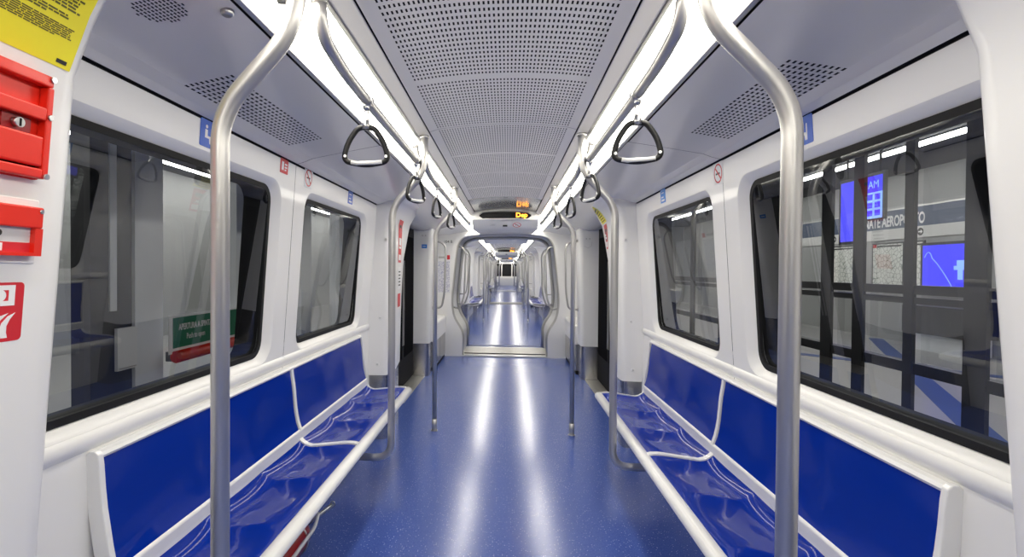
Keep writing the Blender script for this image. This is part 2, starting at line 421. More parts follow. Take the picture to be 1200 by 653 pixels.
# ---- coves
COVE = [(.600, 2.013), (.78, 1.982), (.945, 1.952), (.985, 1.936), (1.022, 1.926)]
def cove(s):
    cv = struct(num('trim'), (s * .8, YC, 1.95), True)
    MB().sweep([(s * .597, 2.014), (s * .600, 2.03), (s * .604, 2.03), (s * .604, 2.013)], [Y0 + .02, 6.93]).build('shadow_gap', DARKGAP, cv)
    # panel with the slotted air grille
    rows, cols = 10, 25; ga, gb = .79, .95; ya, yb = 1.47, 2.23
    xs = [.604, .70]; hx = set()
    for k in range(rows):
        c = ga + (gb - ga) * (k + .5) / rows; xs += [c - .0036, c + .0036]; hx.add(len(xs) - 2)
    xs += [.965, .985, 1.022]; ys = [1.0]; hy = set()
    for k in range(cols):
        c = ya + (yb - ya) * (k + .5) / cols; ys += [c - .009, c + .009]; hy.add(len(ys) - 2)
    ys.append(2.498)
    cx = [p[0] for p in COVE]; cz = [p[1] for p in COVE]
    MB().grid(lambda x, y: (s * x, y, interp(x, cx, cz)), xs, ys, False, lambda i, j: not (i in hx and j in hy)).build('cove_panel', GREY, cv)
    MB().sweep([(s * .70, 2.03), (s * 1.0, 1.975)], [1.0, 2.5]).build('duct_lining', PLENUM, cv)
    MB().sweep([(s * x, z) for x, z in COVE], [2.503, 4.3]).build('cove_panel', GREY, cv)
    MB().sweep([(s * x, z) for x, z in COVE], [.80, .998]).build('cove_panel', GREY, cv)
    door = [(.600, 2.013), (.80, 1.978), (.92, 1.945), (1.0, 1.912), (1.06, 1.900), (1.14, 1.905), (1.24, 1.925)]
    for a, b in ((4.3, 6.95), (-1.85, .8)):
        MB().sweep([(s * x, z) for x, z in door], [a, b], smooth=True).build('door_header', GREY, cv)
    for a, b in ((6.95, Y1), (Y0, -1.85)):
        MB().sweep([(s * .585, 2.02), (s * .9, 1.965), (s * 1.25, 1.955)], [a, b]).build('end_cove', WHITE, cv)
    for yy in (5.5, 1.165):
        lt = MB(); x = .70 if yy > 3 else .632; z = interp(x, cx, cz)
        lt.tube([(s * x, yy, z + .002), (s * x, yy, z - .008), (s * x, yy, z - .012)], [.016, .015, .010], 14); lt.build('latch', CHROME, cv)
    return cv
for s in (-1, 1): cove(s)
# loudspeaker grille, set in the cove by the nearest pillars
for s in (-1,):
    L = thing('speaker_grille', 'round loudspeaker grille of small slots in grey cove above left window', 'grille', (s * .757, 1.105, 1.985))
    mb = MB()
    for i in range(-5, 6):
        for j in range(-6, 7):
            if (i * .013) ** 2 + (j * .009) ** 2 < .055 ** 2:
                x = .757 + j * .009; mb.box(s * (x - .0020), s * (x + .0020), 1.105 + i * .013 - .0042, 1.105 + i * .013 + .0042, interp(x, [c[0] for c in COVE], [c[1] for c in COVE]) - .0006, interp(x, [c[0] for c in COVE], [c[1] for c in COVE]) + .002)
    mb.build('slots', DARKGAP, L)

# ---- pillars beside the doors
PZ = [.53, .60, .70, .85, 1.1, 1.3, 1.5, 1.65, 1.79, 1.85, 1.90, 1.93, 1.953, 1.98, 2.0, 2.012]
def pcf(z): return interp(z, [.3, 1.80, 1.86, 1.90, 1.953, 2.0, 2.02], [.935, .925, .905, .875, .825, .73, .64])
def pc(z): return interp(z, [.3, .5, .85, 1.79, 1.90, 1.953, 2.0, 2.02], [.955, .955, .93, .845, .80, .77, .70, .62])
def pr_(z): return interp(z, [.48, 1.47, 1.84, 1.95, 2.0, 2.02], [1.09, 1.045, .98, .92, .84, .76])
def pillar(s, m_):
    Y = (lambda y: y) if m_ > 0 else mir
    P = thing('door_pillar', f'white moulded pillar between {SIDE[s]} bench and {"far" if m_ > 0 else "near"} door in {{c}}', 'pillar', (s * 1.0, Y(4.7), 0), 'door pillars', True, 'structure')
    def rowpts(z):
        c, r = (pcf if m_ > 0 else pc)(z), pr_(z); e = .045
        seq = [(1.20, 4.10), (c + e, 4.10), (c + e * .45, 4.108), (c + e * .12, 4.128), (c, 4.16), (c, 4.40), (c + (r - c) * .25, 4.75), (r - .012, 5.18), (r, 5.24), (r + .02, 5.262), (1.22, 5.27)]
        return [(s * x, Y(y), z) for x, y in seq]
    R = [rowpts(z) for z in PZ]; k = len(R[0])
    mb = MB(); mb.add([p for r in R for p in r], [(i * k + j, i * k + j + 1, (i + 1) * k + j + 1, (i + 1) * k + j) for i in range(len(R) - 1) for j in range(k - 1)], True)
    mb.add(R[0], [tuple(range(k))]); mb.build('cover', WHITE, P)
    mb = MB(); a = rowpts(.53); inset = [(x + s * .012, y + (.012 if m_ > 0 else -.012) * (1 if 0 < i < 5 else 0), z) for i, (x, y, z) in enumerate(a)]
    mb.add([(x, y, .0) for x, y, z in inset] + [(x, y, .53) for x, y, z in inset], [(j, j + 1, k + j + 1, k + j) for j in range(k - 1)], True)
    mb.build('kick_plate', STEELPLATE, P)
    for zz, xx in ((1.64, .955), (1.0, 1.0), (.62, 1.02)):
        sc = MB(); sc.tube([(s * xx, Y(4.10), zz), (s * xx, Y(4.094), zz)], [.016, .014], 14); o = sc.build('screw_cap', SEATWHITE, P)
        MB().disc((s * xx, Y(4.0945), zz), (0, -m_, 0), .006, .0015, 10).build('screw', CHROME, o)
    return P
PIL = {}
for s in (-1, 1):
    for m_ in (1, -1): PIL[(s, m_)] = pillar(s, m_)

# ---- doors
def door(s, m_):
    Y = (lambda y: y) if m_ > 0 else mir
    D = struct(num('door'), (s * 1.19, Y(5.93), 0), True)
    for a, b in ((5.27, 5.928), (5.932, 6.60)):
        lf = MB().box(s * 1.185, s * 1.205, Y(a), Y(b), .02, 1.93).build('leaf', DARKGAP, D)
        MB().box(s * 1.180, s * 1.1849, Y(a + .06), Y(b - .06), .35, 1.80).build('glass', DOORGLASS, lf)
        MB().box(s * 1.176, s * 1.185, Y(5.93 + (.03 if a > 5.5 else -.03) - .01), Y(5.93 + (.03 if a > 5.5 else -.03) + .01), .5, 1.5).build('pull_strip', ALU, lf)
    MB().box(s * 1.03, s * 1.23, Y(5.25), Y(6.60), .0, .006).build('sill', ALU, D)
    for q in range(4): MB().box(s * (1.07 + q * .035), s * (1.08 + q * .035), Y(5.26), Y(6.59), .006, .009).build('sill_rib', STEEL, D)
    # end pillar after the door
    E = thing('end_pillar', f'white pillar with steel foot on far side of {SIDE[s]} {"far" if m_ > 0 else "near"} door in {{c}}', 'pillar', (s * 1.1, Y(6.78), 0), 'end pillars', True, 'structure')
    def ec(z): return interp(z, [.43, 1.0, 1.96], [.975, .965, .945])
    def row(z, o=0):
        c = ec(z) + o; e = .05
        return [(s * x, Y(y), z) for x, y in [(1.24, 6.60 + o), (c + e, 6.60 + o), (c + .4 * e, 6.607 + o), (c + .1 * e, 6.628 + o), (c, 6.66 + o), (c, 6.93 - o), (c + .02, 6.95 - o), (1.24, 6.95 - o)]]
    R = [row(z) for z in (.43, .5, 1.0, 1.5, 1.97)]; k = 8
    mb = MB(); mb.add([p for r in R for p in r], [(i * k + j, i * k + j + 1, (i + 1) * k + j + 1, (i + 1) * k + j) for i in range(len(R) - 1) for j in range(k - 1)], True)
    mb.add(R[0], [tuple(range(k))]); mb.build('cover', WHITE, E)
    a, b = [(x, y, 0) for x, y, z in row(.43, .01)], row(.43, .01)
    MB().add(a + b, [(j, j + 1, k + j + 1, k + j) for j in range(k - 1)], True).build('kick_plate', STEELPLATE, E)
    MB().box(s * 1.19, s * 1.205, Y(6.585), Y(6.60), .0, 1.93).build('door_seal', SEATWHITE, E)
    # low cabinet
    K = thing('side_cabinet', f'low white cabinet with steel lower panel by {"far" if m_ > 0 else "near"} {SIDE[s]} gangway corner of {{c}}', 'cabinet', (s * 1.05, Y(7.57), 0), 'side cabinets', True)
    pr = [(1.22, .66), (.975, .66), (.955, .652), (.945, .632), (.945, .40), (1.22, .40)]
    MB().sweep([(s * x, z) for x, z in pr], [Y(6.955), Y(8.19)], True, True).build('top_body', WHITE, K, bevel=.006)
    MB().box(s * .955, s * 1.22, Y(6.96), Y(8.18), .05, .40).build('lower_panel', STEELPLATE, K)
    MB().box(s * .965, s * 1.22, Y(6.96), Y(8.18), 0, .05).build('plinth', DARKGAP, K)
    MB().box(s * .9535, s * .955, Y(7.55), Y(7.556), .06, .62).build('panel_gap', DARKGAP, K)
    # grab handle on the end pillar
    H = MB().tube(fillet([(s * .96, Y(6.80), .885), (s * .84, Y(6.80), .885), (s * .80, Y(6.80), 1.12), (s * .79, Y(6.80), 1.74), (s * .95, Y(6.80), 1.79)], [.10, .10, .10], 6), .013, 10).build('grab_handle', STEEL, E)
    for z in (.885, 1.79): MB().disc((s * (.962 if z < 1 else .95), Y(6.80), z), (-s, 0, 0), .026, .008).build('flange', STEEL, H)
for s in (-1, 1):
    for m_ in (1, -1): door(s, m_)

# ---- end walls, headers, gangway portals
FR = [(.68, .02), (.68, .39), (.835, .63), (.865, .84), (.86, 1.0), (.80, 1.62), (.775, 1.80), (.71, 1.905), (.58, 1.955), (.30, 1.975)]
FRP = FR + [(-x, z) for x, z in FR[::-1]]
def frame_path(y, grow=0):
    pts = fillet([(x * (1 + grow), y, z * (1 + grow * .5)) for x, z in FRP], [.1] * 18, 4)
    return pts
def end_wall(m_):
    Y = (lambda y: y) if m_ > 0 else mir
    E = struct('wall_back' if m_ > 0 else 'wall_front', (0, Y(8.2), 0), True)
    ring = [(p.x, p.z) for p in frame_path(0)]
    V, Fs = with_hole([(-1.25, 0), (-1.25, 2.3), (1.25, 2.3), (1.25, 0)], ring + [])
    mb = MB(); mb.add([(a, Y(8.2), b) for a, b in V], Fs); mb.build('bulkhead', WHITE, E)
    # header over the portal
    mb = MB(); pr = [(6.67, 2.19), (6.67, 2.052), (6.72, 2.035), (6.86, 1.955), (6.92, 1.942), (8.2, 1.985), (8.2, 2.2)]
    vs = [(sx * .432, Y(y), z) for sx in (-1, 1) for y, z in pr]; k = len(pr)
    mb.add(vs, [tuple(range(k)), tuple(range(k, 2 * k))] + [(i, (i + 1) % k, k + (i + 1) % k, k + i) for i in range(k)]); mb.build('header', WHITE, E)
    MB().box(-.03, .03, Y(6.78), Y(6.80), 1.972, 1.992).build('vent_slot', DARKGAP, E)
    return E
for m_ in (1, -1): end_wall(m_)

def gangway(k):
    """portal frames, bellows and floor plate between carriages k and k+1"""
    b = k * PITCHY
    G = thing('gangway', f'open gangway with grey metal portal and pale bellows beyond {CARS[k]}', 'gangway', (0, b + 8.8, 0), 'gangways between the carriages', kind='structure')
    for y in (b + 8.24, b + 9.36):
        p = frame_path(y); mb = MB()
        mb.tube(p, .030, 8)
        mb.build('portal_frame', ALU, G)
    ring = frame_path(0); n = len(ring); ys = frange(b + 8.24, b + 9.36, 16); mb = MB()
    V = []
    for i, y in enumerate(ys):
        g = 1.02 + (.025 if i % 2 else 0)
        V += [(p.x * g, y, .03 + (p.z - .03) * (1 + (g - 1) * .6)) for p in ring]
    mb.add(V, [(i * n + j, i * n + j + 1, (i + 1) * n + j + 1, (i + 1) * n + j) for i in range(16) for j in range(n - 1)]); mb.build('bellows', ENDWHITE, G)
    MB().box(-.72, .72, b + 8.46, b + 9.14, .0, .022).build('floor_plate', ALU, G)
    for q in range(9): MB().box(-.70, .70, b + 8.50 + q * .07, b + 8.515 + q * .07, .022, .025).build('tread_rib', STEEL, G)
    MB().box(-.74, .74, b + 8.455, b + 8.465, .0, .018).build('plate_edge', DARKGAP, G)
    MB().box(-.72, .72, b + 8.20, b + 8.46, -.03, .006).build('ramp', SEATWHITE, G)
    MB().box(-.72, .72, b + 9.14, b + 9.40, -.03, .004).build('ramp', FLOOR, G)
    for s in (-1, 1):
        for y, w_ in ((b + 8.30, 'near'), (b + 9.26, 'far')):
            H = MB().tube(fillet([(s * .855, y, .79), (s * .74, y, .76), (s * .665, y, .95), (s * .64, y, 1.66), (s * .70, y, 1.77), (s * .795, y, 1.77)], [.08, .12, .08, .05], 5), .014, 10).build('grab_handle', STEEL, G)
            for x, z in ((.845, .79), (.79, 1.77)): MB().disc((s * x, y, z), (s, 0, 0), .025, .012).build('flange', STEEL, H)
for k in range(3): gangway(k)

# ================================================================== BENCHES
BB = 2.555; SEG = [(1.30, 2.548), (2.562, 3.81)]
def bench(s):
    B = thing('bench', f'glossy blue six seat bench with white edging along {SIDE[s]} wall of {{c}}', 'bench', (s * .9, BB, .45), 'blue benches', True)
    xs = [.715, .722, .74, .77, .81, .85, .89, .93, .965, .99, 1.008, 1.020, 1.028]
    def zs(x, v):          # v 0..3 across three seats
        ph = v - math.floor(v) if v < 3 else 1.0
        t = (x - .715) / .313
        base = interp(t, [0, .05, .15, .5, .80, .90, .96, 1.0], [.497, .503, .505, .490, .478, .486, .502, .520])
        dip = math.sin(PI * ph) ** .7 if 0 < ph < 1 else 0
        wgt = interp(t, [0, .08, .3, .7, .86, .95, 1], [0, .15, .8, 1.0, 1.0, .8, 0])
        skew = .004 * math.sin(2 * PI * ph) * wgt
        return base - .013 * dip * wgt + .005 * (1 - dip) * wgt + skew
    def xb(z, ph):
        t = (z - .570) / .305
        return interp(t, [0, .15, .4, .7, 1], [1.028, 1.046, 1.057, 1.064, 1.078]) + .006 * math.sin(PI * ph) * math.sin(PI * min(max(t, 0), 1))
    for k, (a, b) in enumerate(SEG):
        e = .012
        vs_ = frange(0, 3, 60)
        sh = MB().grid(lambda x, v: (s * x, a + e + (b - a - 2 * e) * v / 3, zs(x, v)), xs, vs_).build('seat_shell', BLUE, B)
        md = sh.modifiers.new('round', 'SUBSURF'); md.levels = 1; md.render_levels = 1
        MB().grid(lambda z, v: (s * xb(z, v % 1 if v < 3 else 1), a + e + (b - a - 2 * e) * v / 3, z), frange(.567, .878, 8), frange(0, 3, 24)).build('back_shell', BLUE, B)
    a, b = SEG[0][0], SEG[1][1]
    # front edge, back strip and top cap
    pr = [(.708 + .030 * math.cos(t), .482 + .027 * math.sin(t)) for t in [2 * PI * k / 16 for k in range(16)]]
    MB().sweep([(s * x, z) for x, z in pr], [a, b], True, True, True).build('front_edge', SEATWHITE, B)
    pr = [(1.024, .510), (1.024, .526), (1.022, .562), (1.030, .572), (1.06, .57), (1.06, .48), (1.03, .48)]
    MB().sweep([(s * x, z) for x, z in pr], [a, b], True, True).build('back_strip', SEATWHITE, B, bevel=.004)
    pr = [(1.072, .876), (1.068, .884), (1.074, .893), (1.09, .896), (1.10, .893), (1.098, .872)]
    MB().sweep([(s * x, z) for x, z in pr], [a, b], True, True).build('top_cap', SEATWHITE, B)
    # under shell
    pr = [(.715, .47), (.80, .455), (.97, .44), (1.09, .46), (1.09, .44), (.97, .415), (.80, .43), (.715, .45)]
    MB().sweep([(s * x, z) for x, z in pr], [a + .005, b - .005], True, True).build('under_shell', SEATWHITE, B)
    for y in (a + .35, BB, b - .35):
        MB().sweep([(s * x, z) for x, z in [(.76, .43), (1.07, .42), (1.07, .25), (1.03, .25), (.95, .37), (.76, .41)]], [y - .02, y + .02], True, True).build('bracket', ALU, B)
    # white separators over seat and back, between the two halves, and at both ends
    prof = [(x, zs(x, 0.0)) for x in xs]
    for y, wdt in ((BB, .034), (b - .006, .016), (a + .006, .016)):
        top = [(x, z + .007) for x, z in prof]; bot = [(x, z - .016) for x, z in prof[::-1]]
        MB().sweep([(s * x, z) for x, z in top + bot], [y - wdt / 2, y + wdt / 2], True, True).build('seat_separator', SEATWHITE, B)
    bp = [(xb(z, 0), z) for z in frange(.565, .885, 8)]
    fp = [(x - .006, z) for x, z in bp]; rp = [(x + .02, z) for x, z in bp[::-1]]
    MB().sweep([(s * x, z) for x, z in fp + rp], [BB - .012, BB + .012], True, True).build('back_separator', SEATWHITE, B)
    # sculpted end caps of the backrest
    for y in (a, b):
        cap = [(1.015, .50), (1.022, .565), (1.036, .64), (1.052, .74), (1.058, .80), (1.062, .86), (1.066, .890), (1.076, .900), (1.092, .900), (1.103, .888), (1.105, .85), (1.102, .79), (1.094, .71), (1.083, .64), (1.071, .57), (1.060, .50)]
        y0, y1 = (y - .014, y + .006) if y == a else (y - .006, y + .006)
        MB().sweep([(s * x, z) for x, z in cap], [y0, y1], True, True).build('end_cap', SEATWHITE, B, bevel=.003)
    return B
for s in (-1, 1): bench(s)

# ================================================================== POLES, RAILS, STRAPS
POLE = [(1.06, 'floor', 'nearest'), (2.72, 'bench', 'middle'), (4.39, 'floor', 'farthest')]
def pole(s, y, kind, which):
    lab = {'nearest': f'bent steel grab pole before {SIDE[s]} bench, nearest of its row in {{c}}',
           'middle': f'steel pole curving under front edge of {SIDE[s]} bench in {{c}}',
           'farthest': f'steel floor pole beside {SIDE[s]} door, just past bench end in {{c}}'}[which]
    P = thing('grab_pole', lab, 'pole', (s * .588, y, 0), 'bent grab poles', True)
    topz = 2.085
    upper = [(s * .588, y, 1.70), (s * .588, y, 1.715), (s * .452, y, 1.905), (s * .412, y, 1.965), (s * .412, y, 2.13)]
    upper = [(s * .588, y, 1.735), (s * .437, y, 1.895), (s * .414, y, 1.985), (s * .414, y, 2.114)]
    if kind == 'floor':
        path = [(s * .588, y, .0)] + upper; rad = [.07, .07, .05]
        MB().tube([(s * .588, y, 0), (s * .588, y, .10)], .022, 14).build('foot_sleeve', STEEL, P)
        MB().tube([(s * .588, y, 0), (s * .588, y, .005)], .030, 18).build('floor_flange', STEEL, P)
    else:
        path = [(s * .80, y, .41), (s * .80, y, .375), (s * .588, y, .375)] + upper; rad = [.03, .09, .07, .07, .05]
        path = [(s * .80, y, .375), (s * .588, y, .375)] + upper; rad = [.09, .07, .07, .05]
        MB().tube([(s * .80, y, .435), (s * .80, y, .36)], .026, 12).build('bench_socket', STEEL, P)
    MB().tube(fillet(path, rad, 7), .0195, 18).build('tube', STEEL, P)
    MB().tube([(s * .414, y, 2.10), (s * .414, y, 2.114)], .026, 16).build('ceiling_flange', STEEL, P)
    MB().tube([(s * .414, y, 1.978), (s * .458, y, 1.981)], .017, 10).build('rail_clamp', STEEL, P)
RAILS = [(1.285, 2.76, 'nearest'), (2.99, 4.43, 'second'), (4.65, 6.60, 'farthest')]
def rail(s, a, b, which):
    R = thing('hand_rail', f'horizontal steel hand rail below {SIDE[s]} light strip, {which} in {{c}}', 'rail', (s * .455, (a + b) / 2, 1.98), 'overhead hand rails', True)
    x = s * .455; L = b - a
    p = fillet([(x, a, 2.096), (x, a + .03, 2.01), (x, a + .20, 1.985), (x, a + .5, 1.98), (x, b, 1.98), (x - s * -.02, b + .01, 2.078)], [.05, .1, .1, .045], 6)
    MB().tube(p, .0175, 16).build('tube', STEEL, R)
    MB().disc((x, a, 2.082), (0, 0, 1), .021, .008).build('ceiling_flange', STEEL, R)
    MB().disc((x + s * .02, b + .01, 2.064), (0, 0, 1), .022, .012).build('ceiling_flange', STEEL, R)
STRAPS = [(1.73, 5, 'nearest'), (2.69, 63, 'second'), (3.5, 76, 'third'), (4.40, 72, 'farthest')]
def strap(s, y, ang, which):
    S = thing('hand_strap', f'black triangular hand strap hanging from {SIDE[s]} hand rail, {which} in {{c}}', 'strap', (s * .455, y, 1.98), 'hanging hand straps', True)
    an = math.radians(ang * (1 if s < 0 else -1)); ux, uy = math.cos(an), math.sin(an)
    Q = lambda a, z, d=0: (s * .455 + a * ux - d * uy, y + a * uy + d * ux, z)
    # collar on the rail
    MB().tube([(s * .455, y - .018, 1.98), (s * .455, y + .018, 1.98)], .024, 16).build('collar', CHROME, S)
    MB().tube([Q(0, 1.962), Q(0, 1.945)], [.014, .009], 10).build('stem', CHROME, S)
    lk = [Q(.0085 * math.cos(t), 1.926 + .020 * math.sin(t)) for t in [2 * PI * k / 14 for k in range(14)]]
    MB().tube(lk, .0038, 8, True).build('link', CHROME, S)
    MB().tube([Q(0, 1.912), Q(0, 1.895), Q(0, 1.880)], [.009, .014, .0145], 10).build('socket', CHROME, S)
    tri = fillet([Q(0, 1.888), Q(.028, 1.884), Q(.062, 1.836), Q(.079, 1.770), Q(0, 1.756), Q(-.079, 1.770), Q(-.062, 1.836), Q(-.028, 1.884), Q(0, 1.888)], [.02, .04, .028, .03, .028, .04, .02], 6)
    lp = MB().tube(tri, .0095, 12, False).build('loop', STRAPBLACK, S)
    MB().tube([Q(-.050, 1.7655, -.004), Q(-.03, 1.762, -.0045), Q(.0, 1.763, -.0045), Q(.03, 1.764, -.0045), Q(.056, 1.7675, -.004)], .0078, 10).build('grip', STRAPGREY, lp)
    for a in (-1, 1): MB().disc(Q(a * .070, 1.786, -.008), (uy, -ux, 0), .005, .004, 10).build('rivet', CHROME, lp)
for s in (-1, 1):
    for a in POLE: pole(s, *a)
    for a in RAILS: rail(s, *a)
    for a in STRAPS: strap(s, *a)

# ================================================================== SIGNS AND STICKERS IN THE CARRIAGE
def wall_frame(s, y, z, off=.0008):
    """frame on the leaning window wall: a runs to the viewer's right, b up"""
    dz = .0686
    return frame((s * (Wx(z) - off), y, z), (0, -1, 0) if s > 0 else (0, 1, 0), (-s * dz, 0, 1))
def sticker(name, label, fr, poly, base, marks, depth=.0008, group=None, repeat=False, loc=None):
    T = thing(name, label, 'sticker', fr(0, 0, 0), group, repeat)
    MB().prism(poly, fr, -.0004, depth).build('backing', base, T)
    for nm, mt, polys in marks:
        mb = MB()
        for p in polys: mb.prism(p, fr, depth, depth + .0005)
        mb.build(nm, mt, T)
    return T
def seated_figure(k):   # reserved seat pictogram
    return [circ(-.012 * k, .022 * k, .006 * k, 12), [(-.02 * k, .013 * k), (-.006 * k, .013 * k), (-.006 * k, -.006 * k), (.01 * k, -.006 * k), (.014 * k, -.03 * k), (.006 * k, -.03 * k), (.003 * k, -.014 * k), (-.02 * k, -.014 * k)], rect(.012 * k, .018 * k, -.03 * k, .02 * k)]
def slash_ring(R, w_):
    out = []
    for k in range(20):
        a, b = 2 * PI * k / 20, 2 * PI * (k + 1) / 20
        out.append([(R * math.cos(a), R * math.sin(a)), (R * math.cos(b), R * math.sin(b)), ((R - w_) * math.cos(b), (R - w_) * math.sin(b)), ((R - w_) * math.cos(a), (R - w_) * math.sin(a))])
    return out
cig = [rect(-.026, .020, -.005, .003)]
slash = lambda R: [[(-R * .66 - .003, R * .66 - .003), (-R * .66 + .003, R * .66 + .003), (R * .66 + .003, -R * .66 + .003), (R * .66 - .003, -R * .66 - .003)]]
W1 = {-1: ((1.745, 1.876), (2.365, 1.887), (2.665, 1.885), (3.40, 1.90)), 1: ((1.835, 1.878), None, (2.545, 1.867), (3.41, 1.90))}
for s in (-1, 1):
    a, b_, c_, d = W1[s]
    fr = wall_frame(s, a[0], a[1])
    sticker('seat_sticker', f'blue priority seat sticker above nearest {SIDE[s]} window, behind the pole', fr, rrect(-.05, .05, -.048, .048, .006, 3), BLUEINK, [('pictogram', WHITEINK, seated_figure(1.1))])
    if b_:
        fr = wall_frame(s, b_[0], b_[1])
        sticker('warning_sticker', 'small red and white sticker at top corner of nearest left window', fr, rrect(-.042, .042, -.034, .034, .004, 3), REDINK, [('pictogram', WHITEINK, [rect(-.028, -.006, -.02, .02), rect(.004, .03, .006, .014), rect(.004, .03, -.008, 0), rect(.004, .022, -.02, -.013)])])
    fr = wall_frame(s, c_[0], c_[1])
    sticker('no_smoking_sticker', f'white no smoking sticker with red ring between the {SIDE[s]} windows', fr, rrect(-.055, .055, -.052, .052, .004, 3), WHITEINK, [('ring', REDINK, slash_ring(.046, .007) + slash(.044)), ('cigarette', BLACKINK, cig)])
    fr = wall_frame(s, d[0], d[1])
    sticker('information_sticker', f'tall {"dark" if s < 0 else "light"} blue sticker above second {SIDE[s]} window', fr, rect(-.05, .05, -.06, .045), BLUEINK if s < 0 else SKYINK, [('print', WHITEINK, [rect(-.03, .03, -.05, -.038), rect(-.03, .01, -.028, -.02), rect(-.03, .02, .0, .006)])])
# stickers on the far door pillars (flared inner face, by the door edge)
def pil_pt(s, y, z, off):
    c, r = pcf(z), pr_(z); x = interp(y, [4.16, 4.40, 4.75, 5.18], [c, c, c + (r - c) * .25, r - .012])
    return (s * (x - off), y, z)
def pil_sheet(s, y0, y1, z0, z1, off, n=8):
    return MB().grid(lambda y, z: pil_pt(s, y, z, off), frange(y0, y1, 3), frange(z0, z1, n))
for s in (-1, 1):
    T = thing('door_sticker', f'tall red warning sticker on pillar at edge of far {SIDE[s]} door', 'sticker', pil_pt(s, 4.75, 1.62, 0))
    ya, yb = (4.46, 4.66) if s < 0 else (4.78, 5.02)
    z0, z1 = (1.46, 1.84) if s < 0 else (1.60, 1.83)
    pil_sheet(s, ya, yb, z0, z1, .003).build('backing', REDINK, T)
    pil_sheet(s, ya + .03, yb - .03, z0 + .02, z0 + .07, .004, 2).build('print', WHITEINK, T)
    if s < 0: pil_sheet(s, ya + .03, yb - .03, z0 + .12, z0 + .22, .004, 2).build('print', WHITEINK, T)
    pil_sheet(s, ya + .05, yb - .05, z1 - .07, z1 - .04, .004, 2).build('print', BLACKINK, T)
    for q in range(3): pil_sheet(s, ya + .04, yb - .04, z0 + .085 + q * .03, z0 + .094 + q * .03, .0045, 2).build('print', BLACKINK if s > 0 else REDINK, T)
T = thing('notice_sticker', 'yellow printed notice curving up the pillar above red sticker by far right door', 'sticker', pil_pt(1, 4.75, 1.9, 0))
pil_sheet(1, 4.72, 5.08, 1.845, 1.985, .003, 8).build('backing', YELLOW, T)
for q in range(6): pil_sheet(1, 4.77, 5.03, 1.86 + q * .019, 1.867 + q * .019, .004, 2).build('print', OLIVEINK, T)
T = thing('notice_sticker', 'white and red notice low on pillar under tall red sticker by far left door', 'sticker', pil_pt(-1, 4.75, 1.2, 0))
pil_sheet(-1, 4.46, 4.66, 1.22, 1.42, .003).build('backing', WHITEINK, T)
pil_sheet(-1, 4.46, 4.66, 1.06, 1.18, .003).build('lower_backing', REDINK, T)
for q in range(5): pil_sheet(-1, 4.49, 4.63, 1.25 + q * .03, 1.262 + q * .03, .004, 2).build('print', BLACKINK, T)

# yellow notice on the nearest left pillar, curving with it
def near_pt(s, y, z, off): return (s * (pc(z) - off), y, z)
T = thing('notice_sticker', 'large yellow printed notice above red alarm box on nearest left pillar', 'sticker', near_pt(-1, .83, 1.9, 0))
ye0, ye1, yz0, yz1 = .70, .957, 1.79, 1.978
MB().grid(lambda y, z: near_pt(-1, y, z, .0015), frange(ye0, ye1, 4), frange(yz0, yz1, 12)).build('backing', YELLOW, T)
mb = MB(); rr = random.Random(3)
zz = 1.966
blocks = [(.006, .9, 2), (.0052, .95, 2), (.0035, .97, 6), (.003, .9, 3), (.0022, .97, 7), (.0022, .5, 1)]
for h, wf, cnt in blocks:
    for q in range(cnt):
        y = ye0 + .012; end = ye0 + (ye1 - ye0) * (wf - rr.random() * (.3 if q == cnt - 1 else .05)) - .01
        while y < end:
            L = min(rr.uniform(.006, .022), end - y)
            if L > .002: mb.grid(lambda a, b: near_pt(-1, a, b, .0021), [y, y + L], [zz - h, zz], False)
            y += L + .0022
        zz -= h * 1.55
    zz -= .006
mb.build('lettering', OLIVEINK, T)
MB().grid(lambda a, b: near_pt(-1, a, b, .0021), [ye1 - .035, ye1 - .012], [1.797, 1.804], False).build('mark', BLACKINK, T)

# fire alarm boxes on the nearest left pillar
def near_frame(z, y):
    t = (pc(z + .05) - pc(z - .05)) / .1
    return frame((-pc(z), y, z), (0, 1, 0), (-t, 0, 1))
fr = near_frame(1.663, .80)       # a = y - .80, b up, c out of the wall into the car
A = thing('alarm_handle_box', 'red emergency handle box under yellow notice on nearest left pillar', 'alarm box', fr(0, 0, 0))
a0, a1, b0, b1 = -.11, .106, -.099, .099
def frame_box(mb, a0, a1, b0, b1, c0, c1): mb.prism(rect(a0, a1, b0, b1), fr, c0, c1); return mb
mb = MB(); mb.prism(rrect(a0, a1, b0, b1, .01, 3), fr, -.012, .006); mb.build('back_plate', RED, A)
mb = MB()
for q in ((a0 + .004, a1 - .004, .076, .097), (a0 + .004, a0 + .02, -.095, .076), (a1 - .014, a1 - .002, -.096, .076), (a0 + .02, a1 - .014, -.096, -.078), (a0 + .02, a1 - .014, .012, .036)): frame_box(mb, *q, .006, .026)
mb.build('housing', RED, A, bevel=.003)
mb = MB(); frame_box(mb, a0 + .02, a1 - .014, -.074, -.018, .006, .024); mb.build('pull_handle', RED, A, bevel=.004)
frame_box(MB(), a0 + .02, a1 - .014, -.078, -.074, .006, .010).build('gap', DARKGAP, A)
frame_box(MB(), .02, .075, -.016, .010, .006, .011).build('lock_recess', DARKRED, A)
lk = MB().tube([fr(.045, -.003, .008), fr(.045, -.003, .022)], .009, 12).build('lock', CHROME, A)
frame_box(MB(), .043, .047, -.010, .004, .022, .0225).build('keyhole', DARKGAP, lk)
for a, b in ((a1 - .008, b1 - .008), (a1 - .008, b0 + .008), (a1 - .008, .02), (a0 + .012, b1 - .008), (a0 + .012, b0 + .008)):
    MB().tube([fr(a, b, .024), fr(a, b, .030)], .0055, 10).build('screw', CHROME, A)
fr = near_frame(1.468, .80)
